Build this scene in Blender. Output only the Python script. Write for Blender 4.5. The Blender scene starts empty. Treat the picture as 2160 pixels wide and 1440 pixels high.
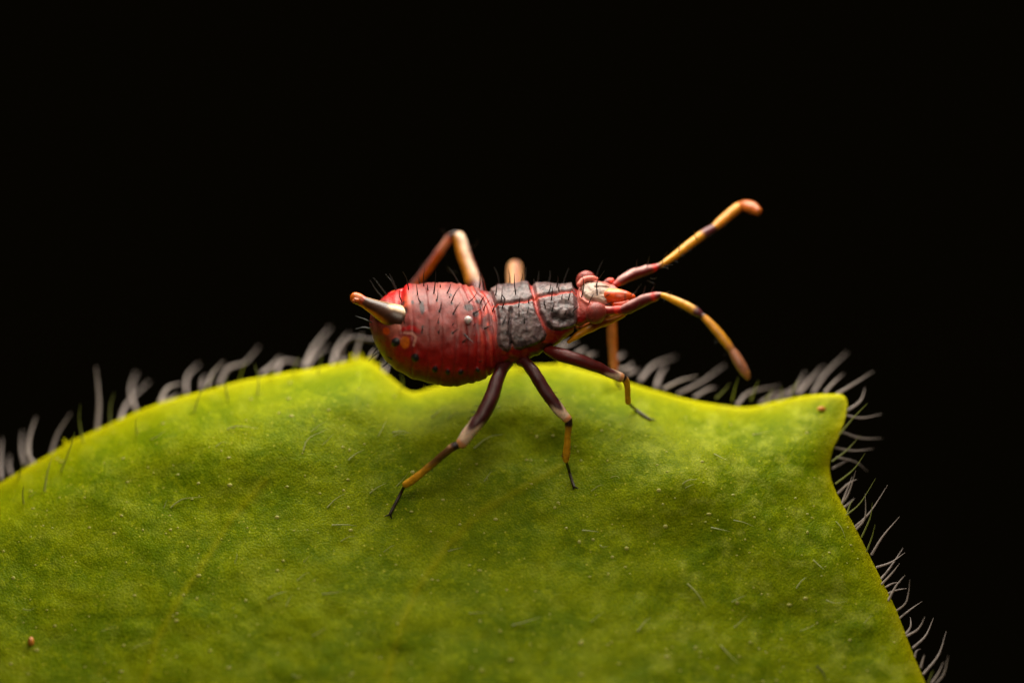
import bpy, math, random
import numpy as np
from mathutils import Vector, noise as mnoise

random.seed(7)
rng = np.random.default_rng(7)
scene = bpy.context.scene
C = scene.collection
scene.unit_settings.system = 'METRIC'
scene.unit_settings.scale_length = 0.001          # one unit is one millimetre: the insect is about 3 mm long

# ------------------------------------------------------------------ camera
DIST = 60.0
PX = 180.0                                         # photo pixels per millimetre at the insect
cam_d = bpy.data.cameras.new('camera')
cam = bpy.data.objects.new('camera', cam_d)
C.objects.link(cam)
cam.location = (0, -DIST, 0)
cam.rotation_euler = (math.radians(90), 0, 0)
cam_d.sensor_width = 36.0
cam_d.lens = 36.0 * DIST / 12.0
cam_d.clip_start = 1.0
cam_d.clip_end = 500.0
cam_d.dof.use_dof = True
cam_d.dof.focus_distance = DIST - 0.22
cam_d.dof.aperture_fstop = 0.050
scene.camera = cam

# ------------------------------------------------------------------ world: night-dark surroundings
world = bpy.data.worlds.new('World')
scene.world = world
world.use_nodes = True
bg = world.node_tree.nodes['Background']
bg.inputs[0].default_value = (0.0016, 0.0012, 0.0004, 1)
bg.inputs[1].default_value = 1.0

# ------------------------------------------------------------------ lamps: diffused flash above, plus an added fill lamp in front to lift the flank
def area(name, loc, target, size, energy, col):
    l = bpy.data.lights.new(name, 'AREA')
    l.shape = 'RECTANGLE'; l.size = size[0]; l.size_y = size[1]
    l.energy = energy; l.color = col
    o = bpy.data.objects.new(name, l); C.objects.link(o)
    o.location = loc
    o.rotation_euler = (Vector(target) - Vector(loc)).to_track_quat('-Z', 'Y').to_euler()
    return o
area('flash_diffuser', (0.0, 0.9, 8.0), (0, 0.2, -0.5), (10, 6), 2400, (1.0, 0.92, 0.80))
area('front_fill', (-1.0, -16.0, 9.0), (0, 0, -1.0), (8, 8), 1150, (1.0, 0.90, 0.70))

vs = scene.view_settings
vs.view_transform = 'Standard'; vs.look = 'None'; vs.exposure = 0.0; vs.gamma = 1.0
vs.use_curve_mapping = False
scene.cycles.use_denoising = True
scene.cycles.max_bounces = 8
scene.cycles.transparent_max_bounces = 8
scene.cycles.sample_clamp_indirect = 6.0

# ------------------------------------------------------------------ helpers
def W(px, py, y=0.0):
    """a measured picture position at depth y -> millimetres"""
    k = (DIST + y) / DIST / PX
    return np.array([(px - 1080.0) * k, y, (720.0 - py) * k])

def lin(r, g, b):
    c = np.array([r, g, b]) / 255.0
    return np.where(c <= 0.04045, c / 12.92, ((c + 0.055) / 1.055) ** 2.4)

def sstep(a, b, x):
    t = np.clip((np.asarray(x, float) - a) / (b - a), 0, 1)
    return t * t * (3 - 2 * t)

def catmull(P, n):
    P = np.asarray(P, float)
    Q = np.vstack([2 * P[0] - P[1], P, 2 * P[-1] - P[-2]])
    seg = np.linalg.norm(np.diff(P[:, :2] if P.shape[1] > 3 else P, axis=0), axis=1)
    cum = np.concatenate([[0], np.cumsum(seg)])
    t = np.linspace(0, cum[-1], n)
    i = np.clip(np.searchsorted(cum, t, side='right') - 1, 0, len(P) - 2)
    u = ((t - cum[i]) / np.maximum(seg[i], 1e-9))[:, None]
    p0, p1, p2, p3 = Q[i], Q[i + 1], Q[i + 2], Q[i + 3]
    return 0.5 * ((2 * p1) + (-p0 + p2) * u + (2 * p0 - 5 * p1 + 4 * p2 - p3) * u * u + (-p0 + 3 * p1 - 3 * p2 + p3) * u ** 3)

def vnoise(x, y, seed=0):
    """smooth value noise, numpy"""
    r = np.random.default_rng(seed)
    T = r.random((64, 64))
    xi = np.floor(x).astype(int); yi = np.floor(y).astype(int)
    fx = x - xi; fy = y - yi
    fx = fx * fx * (3 - 2 * fx); fy = fy * fy * (3 - 2 * fy)
    g = lambda a, b: T[a % 64, b % 64]
    return (g(xi, yi) * (1 - fx) + g(xi + 1, yi) * fx) * (1 - fy) + (g(xi, yi + 1) * (1 - fx) + g(xi + 1, yi + 1) * fx) * fy

def fbm(x, y, seed=0, o=3):
    return sum(vnoise(x * 2 ** k, y * 2 ** k, seed + k) / 2 ** k for k in range(o)) / sum(1 / 2 ** k for k in range(o))

def poly_sdf(x, y, poly):
    """signed distance to a closed polygon, negative inside"""
    P = np.asarray(poly, float); n = len(P)
    d = np.full(x.shape, 1e18); inside = np.zeros(x.shape, bool)
    for i in range(n):
        a = P[i]; b = P[(i + 1) % n]; e = b - a
        wx = x - a[0]; wy = y - a[1]
        t = np.clip((wx * e[0] + wy * e[1]) / (e @ e), 0, 1)
        d = np.minimum(d, (wx - e[0] * t) ** 2 + (wy - e[1] * t) ** 2)
        c = (a[1] > y) != (b[1] > y)
        with np.errstate(divide='ignore', invalid='ignore'):
            xc = e[0] * (y - a[1]) / (e[1] if e[1] != 0 else 1e-12) + a[0]
        inside ^= c & (x < xc)
    d = np.sqrt(d)
    return np.where(inside, -d, d)

def line_dist(x, y, pts):
    P = np.asarray(pts, float)
    d = np.full(x.shape, 1e18)
    for a, b in zip(P[:-1], P[1:]):
        e = b - a
        wx = x - a[0]; wy = y - a[1]
        t = np.clip((wx * e[0] + wy * e[1]) / (e @ e), 0, 1)
        d = np.minimum(d, (wx - e[0] * t) ** 2 + (wy - e[1] * t) ** 2)
    return np.sqrt(d)

def mesh_np(name, V, F, smooth=True, col=None):
    me = bpy.data.meshes.new(name)
    V = np.asarray(V, np.float32); F = np.asarray(F, np.int32)
    me.vertices.add(len(V)); me.vertices.foreach_set('co', V.ravel())
    k = F.shape[1]
    me.loops.add(F.size); me.loops.foreach_set('vertex_index', F.ravel())
    me.polygons.add(len(F)); me.polygons.foreach_set('loop_start', np.arange(0, F.size, k, dtype=np.int32))
    me.update(calc_edges=True)
    me.polygons.foreach_set('use_smooth', np.full(len(F), smooth))
    if col is not None:
        at = me.attributes.new('Col', 'FLOAT_COLOR', 'POINT')
        c = np.ones((len(V), 4), np.float32); c[:, :col.shape[1]] = col
        at.data.foreach_set('color', c.ravel())
    me.validate()
    return me

def link(name, me, mat=None, parent=None):
    o = bpy.data.objects.new(name, me); C.objects.link(o)
    if mat and me and not me.materials: me.materials.append(mat)
    if parent: o.parent = parent
    return o

def tag(o, label=None, cat=None, group=None, kind=None):
    for k, v in (('label', label), ('category', cat), ('group', group), ('kind', kind)):
        if v: o[k] = v
    return o

def tube_geo(pts, rad, sides=16, n=40, cap=True, flat=1.0):
    """smooth tube through pts with radii; returns verts, quads, s(0..1), normals"""
    A = np.column_stack([np.asarray(pts, float), np.asarray(rad, float)])
    A = catmull(A, n)
    P = A[:, :3]; R = np.maximum(A[:, 3], 1e-4)
    T = np.gradient(P, axis=0); T /= np.linalg.norm(T, axis=1)[:, None]
    s = np.linspace(0, 1, n)
    if cap:                                          # rounded ends
        k = 5; L = []
        ang = np.linspace(0, math.pi / 2, k + 1)[1:]
        for q in ang[::-1]: L.append((P[0] - T[0] * R[0] * math.sin(q), max(R[0] * math.cos(q), 1e-4), T[0], 0.0))
        for i in range(n): L.append((P[i], R[i], T[i], s[i]))
        for q in ang: L.append((P[-1] + T[-1] * R[-1] * math.sin(q), max(R[-1] * math.cos(q), 1e-4), T[-1], 1.0))
        P = np.array([l[0] for l in L]); R = np.array([l[1] for l in L]); T = np.array([l[2] for l in L]); s = np.array([l[3] for l in L])
    up = np.array([0.0, -0.5, 0.9])
    N = up - T * (T @ up)[:, None]
    N /= np.maximum(np.linalg.norm(N, axis=1), 1e-6)[:, None]
    B = np.cross(T, N)
    th = np.linspace(0, 2 * math.pi, sides, endpoint=False)
    nr = N[:, None, :] * np.cos(th)[None, :, None] + B[:, None, :] * np.sin(th)[None, :, None] * flat
    V = (P[:, None, :] + nr * R[:, None, None]).reshape(-1, 3)
    m = len(P)
    i, j = np.meshgrid(np.arange(m - 1), np.arange(sides), indexing='ij')
    a = i * sides + j; b = i * sides + (j + 1) % sides
    F = np.stack([a, b, b + sides, a + sides], -1).reshape(-1, 4)
    return V, F, np.repeat(s, sides), nr.reshape(-1, 3), np.tile(th, m)

# ------------------------------------------------------------------ materials
def newmat(name):
    m = bpy.data.materials.new(name); m.use_nodes = True
    nt = m.node_tree
    return m, nt, nt.nodes['Principled BSDF'], nt.nodes['Material Output']

def node(nt, typ, **kw):
    n = nt.nodes.new(typ)
    for k, v in kw.items():
        if k in n.inputs.keys(): n.inputs[k].default_value = v
        else: setattr(n, k, v)
    return n

def mixcol(nt, fac, a, b, mode='MIX'):
    n = nt.nodes.new('ShaderNodeMix'); n.data_type = 'RGBA'; n.blend_type = mode
    for idx, v in ((0, fac), (6, a), (7, b)):
        if hasattr(v, 'is_output'): nt.links.new(v, n.inputs[idx])
        elif idx == 0: n.inputs[0].default_value = v
        else: n.inputs[idx].default_value = (*v, 1)
    return n.outputs[2]

def ramp(nt, src, a, b):
    n = nt.nodes.new('ShaderNodeMapRange'); n.interpolation_type = 'SMOOTHSTEP'
    n.inputs[1].default_value = a; n.inputs[2].default_value = b
    nt.links.new(src, n.inputs[0]); return n.outputs[0]

def cuticle(name, rough=0.4, coat=0.25, sss=0.12, bump=0.15, scale=14.0, spec=0.5, rad=(1.0, 0.35, 0.12)):
    m, nt, b, out = newmat(name)
    at = node(nt, 'ShaderNodeAttribute', attribute_name='Col')
    tc = node(nt, 'ShaderNodeTexCoord')
    nz = node(nt, 'ShaderNodeTexNoise', Scale=scale, Detail=4.0, Roughness=0.6)
    nt.links.new(tc.outputs['Object'], nz.inputs['Vector'])
    v = ramp(nt, nz.outputs[0], 0.25, 0.75)
    dark = node(nt, 'ShaderNodeMapRange'); nt.links.new(v, dark.inputs[0])
    dark.inputs[3].default_value = 0.72; dark.inputs[4].default_value = 1.2
    mul = node(nt, 'ShaderNodeVectorMath', operation='SCALE')
    nt.links.new(at.outputs['Color'], mul.inputs[0]); nt.links.new(dark.outputs[0], mul.inputs['Scale'])
    nt.links.new(mul.outputs[0], b.inputs['Base Color'])
    # alpha of the marking map: 1 = leathery plate, 0 = smooth membrane
    rr = node(nt, 'ShaderNodeMapRange'); nt.links.new(at.outputs['Alpha'], rr.inputs[0])
    rr.inputs[3].default_value = rough; rr.inputs[4].default_value = rough - 0.02
    nt.links.new(rr.outputs[0], b.inputs['Roughness'])
    b.inputs['Coat Weight'].default_value = coat; b.inputs['Coat Roughness'].default_value = 0.22
    b.inputs['Specular IOR Level'].default_value = spec
    b.inputs['Subsurface Weight'].default_value = sss
    b.inputs['Subsurface Radius'].default_value = rad
    b.inputs['Subsurface Scale'].default_value = 0.12
    n2 = node(nt, 'ShaderNodeTexNoise', Scale=scale * 3.2, Detail=5.0, Roughness=0.65)
    nt.links.new(tc.outputs['Object'], n2.inputs['Vector'])
    bp = node(nt, 'ShaderNodeBump', Distance=0.03)
    st = node(nt, 'ShaderNodeMapRange'); nt.links.new(at.outputs['Alpha'], st.inputs[0])
    st.inputs[3].default_value = bump; st.inputs[4].default_value = min(1.0, bump * 1.1)
    nt.links.new(st.outputs[0], bp.inputs['Strength'])
    nt.links.new(n2.outputs[0], bp.inputs['Height'])
    nt.links.new(bp.outputs[0], b.inputs['Normal'])
    return m

M_body = cuticle('body_cuticle', 0.46, 0.05, 0.15, 0.16, spec=0.4)
M_limb = cuticle('limb_cuticle', 0.44, 0.10, 0.22, 0.22, 18)
M_amber = cuticle('amber_cuticle', 0.36, 0.15, 0.3, 0.10, 18, rad=(1.0, 0.7, 0.3))

def plain(name, col, rough=0.5, trans=0.0, spec=0.5):
    m, nt, b, out = newmat(name)
    tc = node(nt, 'ShaderNodeTexCoord')
    nz = node(nt, 'ShaderNodeTexNoise', Scale=30.0, Detail=3.0)
    nt.links.new(tc.outputs['Object'], nz.inputs['Vector'])
    c = mixcol(nt, nz.outputs[0], tuple(np.array(col) * 0.75), tuple(np.minimum(np.array(col) * 1.25, 0.95)))
    nt.links.new(c, b.inputs['Base Color'])
    b.inputs['Roughness'].default_value = rough
    b.inputs['Specular IOR Level'].default_value = spec
    if trans:
        tr = node(nt, 'ShaderNodeBsdfTranslucent'); nt.links.new(c, tr.inputs['Color'])
        mx = node(nt, 'ShaderNodeMixShader'); mx.inputs[0].default_value = trans
        nt.links.new(b.outputs[0], mx.inputs[1]); nt.links.new(tr.outputs[0], mx.inputs[2])
        nt.links.new(mx.outputs[0], out.inputs['Surface'])
    return m

M_bristle = plain('black_bristle', (0.012, 0.010, 0.009), 0.35)
M_hair_pale = plain('pale_hair', (0.62, 0.54, 0.50), 0.4, 0.45)
M_hair_green = plain('green_hair', (0.42, 0.45, 0.16), 0.4, 0.5)
M_hair_lying = plain('lying_hair', (0.55, 0.58, 0.22), 0.4, 0.4)
M_gland = plain('gland_dot', (0.70, 0.69, 0.16), 0.25, 0.25)  # real glands, colour brightened so the dots also stand in for glints
M_grain = plain('amber_grain', (0.70, 0.24, 0.04), 0.3)
M_fibre = plain('dark_fibre', (0.02, 0.02, 0.015), 0.5)

def bead_mat():
    m, nt, b, out = newmat('milky_bead')
    b.inputs['Base Color'].default_value = (0.85, 0.78, 0.74, 1)
    b.inputs['Roughness'].default_value = 0.12
    b.inputs['Transmission Weight'].default_value = 0.35
    b.inputs['Subsurface Weight'].default_value = 0.4
    b.inputs['Subsurface Scale'].default_value = 0.04
    b.inputs['Coat Weight'].default_value = 0.6
    nz = node(nt, 'ShaderNodeTexNoise', Scale=25.0)
    bp = node(nt, 'ShaderNodeBump', Strength=0.1, Distance=0.02)
    nt.links.new(nz.outputs[0], bp.inputs['Height']); nt.links.new(bp.outputs[0], b.inputs['Normal'])
    return m
M_bead = bead_mat()

# ================================================================== LEAF
# margin measured along the leaf edge (x, y) and the matching point far down the blade
MARG = [(-520,1290,-620,1900),(-250,1155,-380,1900),(-100,1070,-240,1900),(0,1018,-150,1900),(100,962,-60,1900),(180,915,20,1900),(260,880,100,1900),(340,848,180,1900),
 (420,826,260,1900),(500,806,340,1900),(580,790,420,1900),(660,776,480,1900),(720,764,520,1900),(757,755,540,1900),(780,760,560,1900),(805,780,590,1900),
 (838,808,630,1900),(868,826,660,1900),(905,818,690,1900),(960,800,740,1900),(1010,786,780,1900),(1060,774,820,1900),(1120,768,870,1900),(1180,770,910,1900),
 (1240,784,960,1900),(1300,800,1010,1900),(1380,824,1070,1900),(1460,843,1130,1900),(1530,855,1180,1900),(1585,859,1220,1900),(1640,847,1250,1900),(1700,834,1280,1900),
 (1745,830,1300,1900),(1778,832,1320,1900),(1788,848,1335,1900),(1784,872,1350,1900),(1770,910,1370,1900),(1757,945,1390,1900),(1751,980,1410,1900),(1755,1012,1430,1900),
 (1768,1045,1450,1900),(1790,1085,1475,1900),(1815,1130,1505,1900),(1840,1180,1540,1900),(1862,1225,1575,1900),(1885,1275,1615,1900),(1910,1335,1660,1900),(1938,1405,1720,1900),
 (1975,1490,1800,1920),(2020,1590,1880,1960),(2080,1720,1980,2000)]
_tip = [k for k, m in enumerate(MARG) if m[0] == 1778][0]
_rb = [1015,1045,1080,1120,1160,1200,1240,1290,1340,1400,1460,1530,1600,1690,1790,1890,1990]
MARG = [(m[0], m[1], -620 + (m[0] + 520) * 0.705, m[3]) if k <= _tip else (m[0], m[1], _rb[k - _tip - 1], m[3]) for k, m in enumerate(MARG)]
NU, NV = 760, 330
MM = catmull(np.array(MARG, float)[:, :4], NU)
# tiny irregularities of the margin
jit = (fbm(np.arange(NU) * 0.055, np.zeros(NU), 31, 1) - 0.5) * 5
_t = np.gradient(MM[:, :2], axis=0); _t /= np.linalg.norm(_t, axis=1)[:, None]
MM[:, 0] += jit * _t[:, 1]; MM[:, 1] -= jit * _t[:, 0]
MCOARSE = MM[::4, :2]
_k = int(np.argmax(MCOARSE[:, 0] - 0.6 * MCOARSE[:, 1] * (MCOARSE[:, 1] < 900) - 9e3 * (MCOARSE[:, 1] > 860)))
MTOP, MRIGHT = MCOARSE[:_k + 1], MCOARSE[_k:]

VEINS = [[(1180,985),(1090,1035),(1010,1080),(940,1155),(880,1240),(845,1320),(812,1440),(790,1600)],
         [(560,1010),(490,1090),(440,1170),(380,1260),(330,1350),(305,1440),(290,1600)]]
VW = [9, 9]

def leaf_depth(px, py, d=None):
    px = np.asarray(px, float); py = np.asarray(py, float)
    if d is None: d = line_dist(px, py, MCOARSE)
    y = 0.62 - 0.56 * (py - 800) / PX
    y = y + 0.10 * sstep(1350, 1800, px) * 1.0 + 0.30 * sstep(950, 1440, py) * sstep(1150, 1780, px)
    # left shoulder lies further back
    y = y + 0.35 * sstep(700, 0, px)
    # margin rolls back over the top, hardly at all down the right side
    dt = line_dist(px, py, MTOP); dr = line_dist(px, py, MRIGHT)
    y = y + 0.58 * np.clip(1 - dt / 110.0, 0, 1) ** 2 * sstep(1800, 1600, px)
    y = y + 0.16 * np.clip(1 - dr / 90.0, 0, 1) ** 2 * sstep(880, 1000, py)
    # broad swellings of the blade
    y = y - 0.24 * np.exp(-(((px - 1430) / 170) ** 2 + ((py - 1020) / 85) ** 2))
    y = y - 0.10 * np.exp(-(((px - 560) / 220) ** 2 + ((py - 960) / 70) ** 2))
    y = y + 0.10 * np.exp(-(((px - 1080) / 200) ** 2 + ((py - 960) / 80) ** 2))
    y = y - 0.07 * np.exp(-(((px - 1640) / 120) ** 2 + ((py - 1180) / 90) ** 2))
    fade = sstep(0, 60, d)
    y = y - 0.10 * (fbm(px / 120.0, py / 100.0, 3, 3) - 0.5) * (0.3 + 0.7 * fade)
    y = y - 0.020 * (fbm(px / 34.0 + 7, py / 30.0, 11, 3) - 0.5)
    for v, w in zip(VEINS, VW):
        dv = line_dist(px, py, v)
        y = y - 0.012 * np.exp(-(dv / w) ** 2) + 0.025 * np.exp(-(dv / (w * 5)) ** 2)
    return y

def build_leaf():
    v = np.linspace(0, 1, NV) ** 1.5
    X = MM[:, 0][:, None] * (1 - v) + MM[:, 2][:, None] * v
    Y = MM[:, 1][:, None] * (1 - v) + MM[:, 3][:, None] * v
    x = X.ravel(); y = Y.ravel()
    d = line_dist(x, y, MCOARSE)
    d = np.where(np.repeat([True] + [False] * (NV - 1), 1)[None, :].repeat(NU, 0).ravel(), 0, d)
    dep = leaf_depth(x, y, d)
    k = (DIST + dep) / DIST / PX
    V = np.column_stack([(x - 1080) * k, dep, (720 - y) * k])
    i, j = np.meshgrid(np.arange(NU - 1), np.arange(NV - 1), indexing='ij')
    a = i * NV + j
    F = np.stack([a, a + 1, a + NV + 1, a + NV], -1).reshape(-1, 4)
    vein = np.zeros(len(x))
    for vv, w in zip(VEINS, VW):
        vein = np.maximum(vein, np.exp(-(line_dist(x, y, vv) / (w * 0.9)) ** 2))
    edge = np.exp(-d / 14.0)
    pale = sstep(0.48, 0.80, fbm(x / 30.0, y / 22.0, 51, 4)) * (0.35 + 0.65 * sstep(1200, 1500, x))
    col = np.column_stack([vein, edge, pale])
    return mesh_np('leaf', V, F, True, col)

def leaf_mat():
    m, nt, b, out = newmat('hairy_leaf')
    at = node(nt, 'ShaderNodeAttribute', attribute_name='Col')
    sp = node(nt, 'ShaderNodeSeparateColor'); nt.links.new(at.outputs['Color'], sp.inputs[0])
    tc = node(nt, 'ShaderNodeTexCoord')
    def nz(scale, detail=4.0, rough=0.6):
        n = node(nt, 'ShaderNodeTexNoise', Scale=scale, Detail=detail, Roughness=rough)
        nt.links.new(tc.outputs['Object'], n.inputs['Vector']); return n.outputs[0]
    c = mixcol(nt, ramp(nt, nz(1.6), 0.35, 0.68), (0.135, 0.195, 0.0004), (0.255, 0.295, 0.0006))
    c = mixcol(nt, ramp(nt, nz(7.0, 6.0, 0.75), 0.46, 0.70), c, (0.33, 0.38, 0.003))
    f = node(nt, 'ShaderNodeMath', operation='MULTIPLY'); nt.links.new(sp.outputs[2], f.inputs[0]); f.inputs[1].default_value = 0.55
    c = mixcol(nt, f.outputs[0], c, (0.46, 0.50, 0.05))
    # cell mosaic
    vo = node(nt, 'ShaderNodeTexVoronoi', Scale=42.0); nt.links.new(tc.outputs['Object'], vo.inputs['Vector'])
    cell = ramp(nt, vo.outputs['Distance'], 0.1, 0.75)
    cm = node(nt, 'ShaderNodeMath', operation='MULTIPLY'); nt.links.new(cell, cm.inputs[0]); cm.inputs[1].default_value = 0.45
    c = mixcol(nt, cm.outputs[0], c, (0.075, 0.140, 0.0005))
    # pale flecks
    v2 = node(nt, 'ShaderNodeTexVoronoi', Scale=9.0); nt.links.new(tc.outputs['Object'], v2.inputs['Vector'])
    fl = ramp(nt, v2.outputs['Distance'], 0.16, 0.04)
    fm = node(nt, 'ShaderNodeMath', operation='MULTIPLY'); nt.links.new(fl, fm.inputs[0]); fm.inputs[1].default_value = 0.8
    c = mixcol(nt, fm.outputs[0], c, (0.50, 0.49, 0.05))
    vf = node(nt, 'ShaderNodeMath', operation='MULTIPLY'); nt.links.new(sp.outputs[0], vf.inputs[0]); vf.inputs[1].default_value = 0.36
    c = mixcol(nt, vf.outputs[0], c, (0.33, 0.31, 0.002))
    ef = node(nt, 'ShaderNodeMath', operation='MULTIPLY'); nt.links.new(sp.outputs[1], ef.inputs[0]); ef.inputs[1].default_value = 0.55
    c = mixcol(nt, ef.outputs[0], c, (0.66, 0.56, 0.002))  # glow of the lit rim painted into the leaf colour
    nt.links.new(c, b.inputs['Base Color'])
    b.inputs['Roughness'].default_value = 0.48
    b.inputs['Specular IOR Level'].default_value = 0.10
    b.inputs['IOR'].default_value = 1.33
    b.inputs['Specular Tint'].default_value = (1.0, 0.97, 0.55, 1)
    b.inputs['Subsurface Weight'].default_value = 0.85
    b.inputs['Subsurface Radius'].default_value = (1.0, 1.0, 0.12)
    b.inputs['Subsurface Scale'].default_value = 0.22
    # relief: cells and fine wrinkling
    v3 = node(nt, 'ShaderNodeTexVoronoi', Scale=42.0, feature='SMOOTH_F1'); nt.links.new(tc.outputs['Object'], v3.inputs['Vector'])
    hs = node(nt, 'ShaderNodeMath', operation='MULTIPLY_ADD')
    nt.links.new(v3.outputs['Distance'], hs.inputs[0]); hs.inputs[1].default_value = -1.3
    nt.links.new(nz(16.0, 5.0, 0.65), hs.inputs[2])
    bp = node(nt, 'ShaderNodeBump', Strength=0.36, Distance=0.022)
    nt.links.new(hs.outputs[0], bp.inputs['Height']); nt.links.new(bp.outputs[0], b.inputs['Normal'])
    return m

M_leaf = leaf_mat()
leaf = link('leaf', build_leaf(), M_leaf)
tag(leaf, 'hairy bright green leaf with toothed, rolled margin carrying the red insect', 'leaf')
sol = leaf.modifiers.new('thickness', 'SOLIDIFY'); sol.thickness = 0.10; sol.offset = -1.0

# ------------------------------------------------------------------ leaf hairs (each one its own part)
def hair(name, pts3, r, mat, parent, n=9, sides=6, tip=0.12):
    k = len(pts3)
    rad = [r * (1 - (1 - tip) * (i / (k - 1)) ** 1.3) for i in range(k)]
    V, F, s, nn, th = tube_geo(pts3, rad, sides, n, False)
    F = np.vstack([F])
    o = link(name, mesh_np(name, V, F), mat, parent)
    return o

Z5 = lambda x, y: (x / 2.571, 660 + y / 2.571)
Z6 = lambda x, y: (1340 + x / 2.0, 720 + y / 2.0)
Z3 = lambda x, y: (1160 + x / 3.43, 400 + y / 3.43)
pale_l = [[(130,825),(115,740),(120,640)],[(160,825),(158,690),(195,560)],[(185,812),(150,765),(148,690)],[(275,770),(310,660),(385,540)],[(525,645),(537,480),(520,290)],
 [(648,590),(690,490),(810,370)],[(737,525),(708,420),(740,320)],[(865,485),(910,405),(990,380)],[(872,485),(930,462),(965,435)],[(1010,435),(1015,345),(1080,275)],
 [(1095,412),(1098,372),(1108,340)],[(1128,395),(1150,330),(1215,260)],[(1188,390),(1235,300),(1330,268),(1405,180)],[(1418,328),(1475,285),(1520,235)],
 [(1500,325),(1532,260),(1650,272)],[(1650,295),(1700,190),(1790,80)],[(1662,295),(1715,222),(1785,180)],[(1800,280),(1830,190),(1890,110)],[(1925,250),(1942,180),(1965,110)],
 [(1855,270),(1852,225),(1838,195)],[(2080,330),(2092,290),(2085,255)],[(2005,280),(2020,230),(2040,200)],[(5,900),(0,800),(8,680)],[(60,880),(48,820),(52,770)]]
green_l = [[(100,895),(112,850),(130,808)],[(240,965),(260,850),(290,760)],[(450,700),(430,580),(435,495)],[(330,860),(385,720),(405,645)],[(598,610),(598,510),(620,430)],
 [(1052,535),(1090,430),(1170,340)],[(1236,470),(1224,400),(1235,340)],[(1396,450),(1402,360),(1380,275)],[(1300,355),(1318,300),(1342,258)],[(1590,325),(1602,280),(1625,238)],
 [(1470,350),(1474,320),(1482,298)],[(740,660),(736,600),(742,560)],[(128,1030),(122,980),(130,930)],[(1720,330),(1738,270),(1746,215)],[(2170,420),(2185,380),(2175,330)]]
pale_r = [[(20,165),(80,98),(170,65)],[(90,195),(104,140),(130,100)],[(120,200),(190,165),(265,145)],[(180,220),(280,170),(378,98)],[(430,268),(480,215),(610,185)],
 [(650,228),(690,180),(718,128)],[(690,220),(740,160),(795,105)],[(750,216),(808,130),(895,45)],[(850,222),(920,180),(1005,125)],[(800,215),(840,170),(880,135)],
 [(890,295),(950,250),(970,195)],[(890,312),(960,322),(1040,305)],[(865,380),(950,407),(1040,408)],[(830,445),(920,460),(1005,452)],[(850,488),(930,508),(980,548)],
 [(832,535),(880,510),(910,495)],[(855,640),(900,598),(935,580)],[(868,692),(900,640),(930,545)],[(868,692),(888,640),(915,570)],[(925,782),(990,720),(1065,605)],
 [(930,795),(970,740),(970,640)],[(996,900),(1045,820),(1115,738)],[(1016,952),(1080,930),(1138,890)],[(1026,1012),(1070,960),(1130,870)],[(1030,1032),(1080,980),(1115,935)],
 [(1064,1098),(1100,1030),(1138,985)],[(1092,1142),(1145,1095),(1158,1005)],[(1045,1072),(1095,1050),(1145,1040)],[(1108,1172),(1160,1130),(1210,1095)],[(1140,1235),(1162,1200),(1160,1160)],
 [(1145,1242),(1195,1210),(1222,1160)],[(1170,1292),(1225,1240),(1258,1165)],[(1215,1402),(1280,1320),(1312,1220)],[(1178,1332),(1186,1305),(1205,1295)],[(1205,1375),(1214,1340),(1220,1320)],
 [(1262,1450),(1302,1400),(1320,1325)],[(1250,1440),(1280,1395),(1300,1350)],[(530,262),(590,225),(640,215)],[(600,250),(650,215),(700,190)],[(250,235),(310,200),(340,195)],
 [(1040,1045),(1085,1020),(1120,1015)],[(880,700),(905,680),(925,660)]]
pale_m = [[(500,1300),(555,1290),(602,1250)],[(60,1150),(130,1115),(192,1090)],[(190,1190),(230,1165),(262,1150)],[(480,1225),(515,1200),(535,1185)],[(770,1425),(800,1340),(835,1280)],
 [(560,1330),(610,1310),(640,1300)],[(270,1210),(300,1195),(330,1190)]]
green_r = [[(488,248),(505,200),(520,165)],[(548,248),(568,220),(582,198)],[(614,240),(619,215),(615,190)],[(408,250),(420,200),(435,150)],[(862,392),(920,322),(980,260)],
 [(830,505),(890,460),(950,395)],[(845,600),(920,540),(970,470)],[(890,732),(950,680),(1015,575)],[(955,825),(992,740),(1000,680)],[(976,885),(1000,820),(1012,770)],
 [(340,240),(372,210),(400,175)],[(660,225),(672,190),(690,160)],[(895,720),(905,690),(918,665)],[(1235,1440),(1250,1400),(1258,1385)]]

def margin_hair(pts, r, mat, back, lean):
    p3 = []
    d0 = float(leaf_depth(np.array([pts[0][0]]), np.array([pts[0][1]]))[0])
    for i, (x, y) in enumerate(pts):
        t = i / (len(pts) - 1)
        p3.append(W(x, y, d0 + back + lean * t))
    return hair('leaf_hair', p3, r, mat, leaf)

for L, Z, r in ((pale_l, Z5, 4.4), (pale_r, Z6, 3.6), (pale_m, Z3, 4.6)):
    for h in L:
        pts = [Z(*p) for p in h]
        sharp = pts[0][0] > 1740                       # hairs of the right margin stand level with the insect
        bk = random.uniform(0.02, 0.08) if sharp else random.uniform(0.10, 0.6)
        margin_hair(pts, (r if not sharp else 2.9) / PX * random.uniform(0.85, 1.15), M_hair_pale, bk,
                    random.uniform(-0.1, 0.3) if sharp else random.uniform(0.0, 0.9))
for L, Z in ((green_l, Z5), (green_r, Z6)):
    for h in L:
        pts = [Z(*p) for p in h]
        margin_hair(pts, 1.9 / PX * random.uniform(0.85, 1.1), M_hair_green, -0.02, random.uniform(-0.35, 0.05))

def surf_leaf(px, py):
    y = float(leaf_depth(np.array([float(px)]), np.array([float(py)]))[0])
    return y
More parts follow.
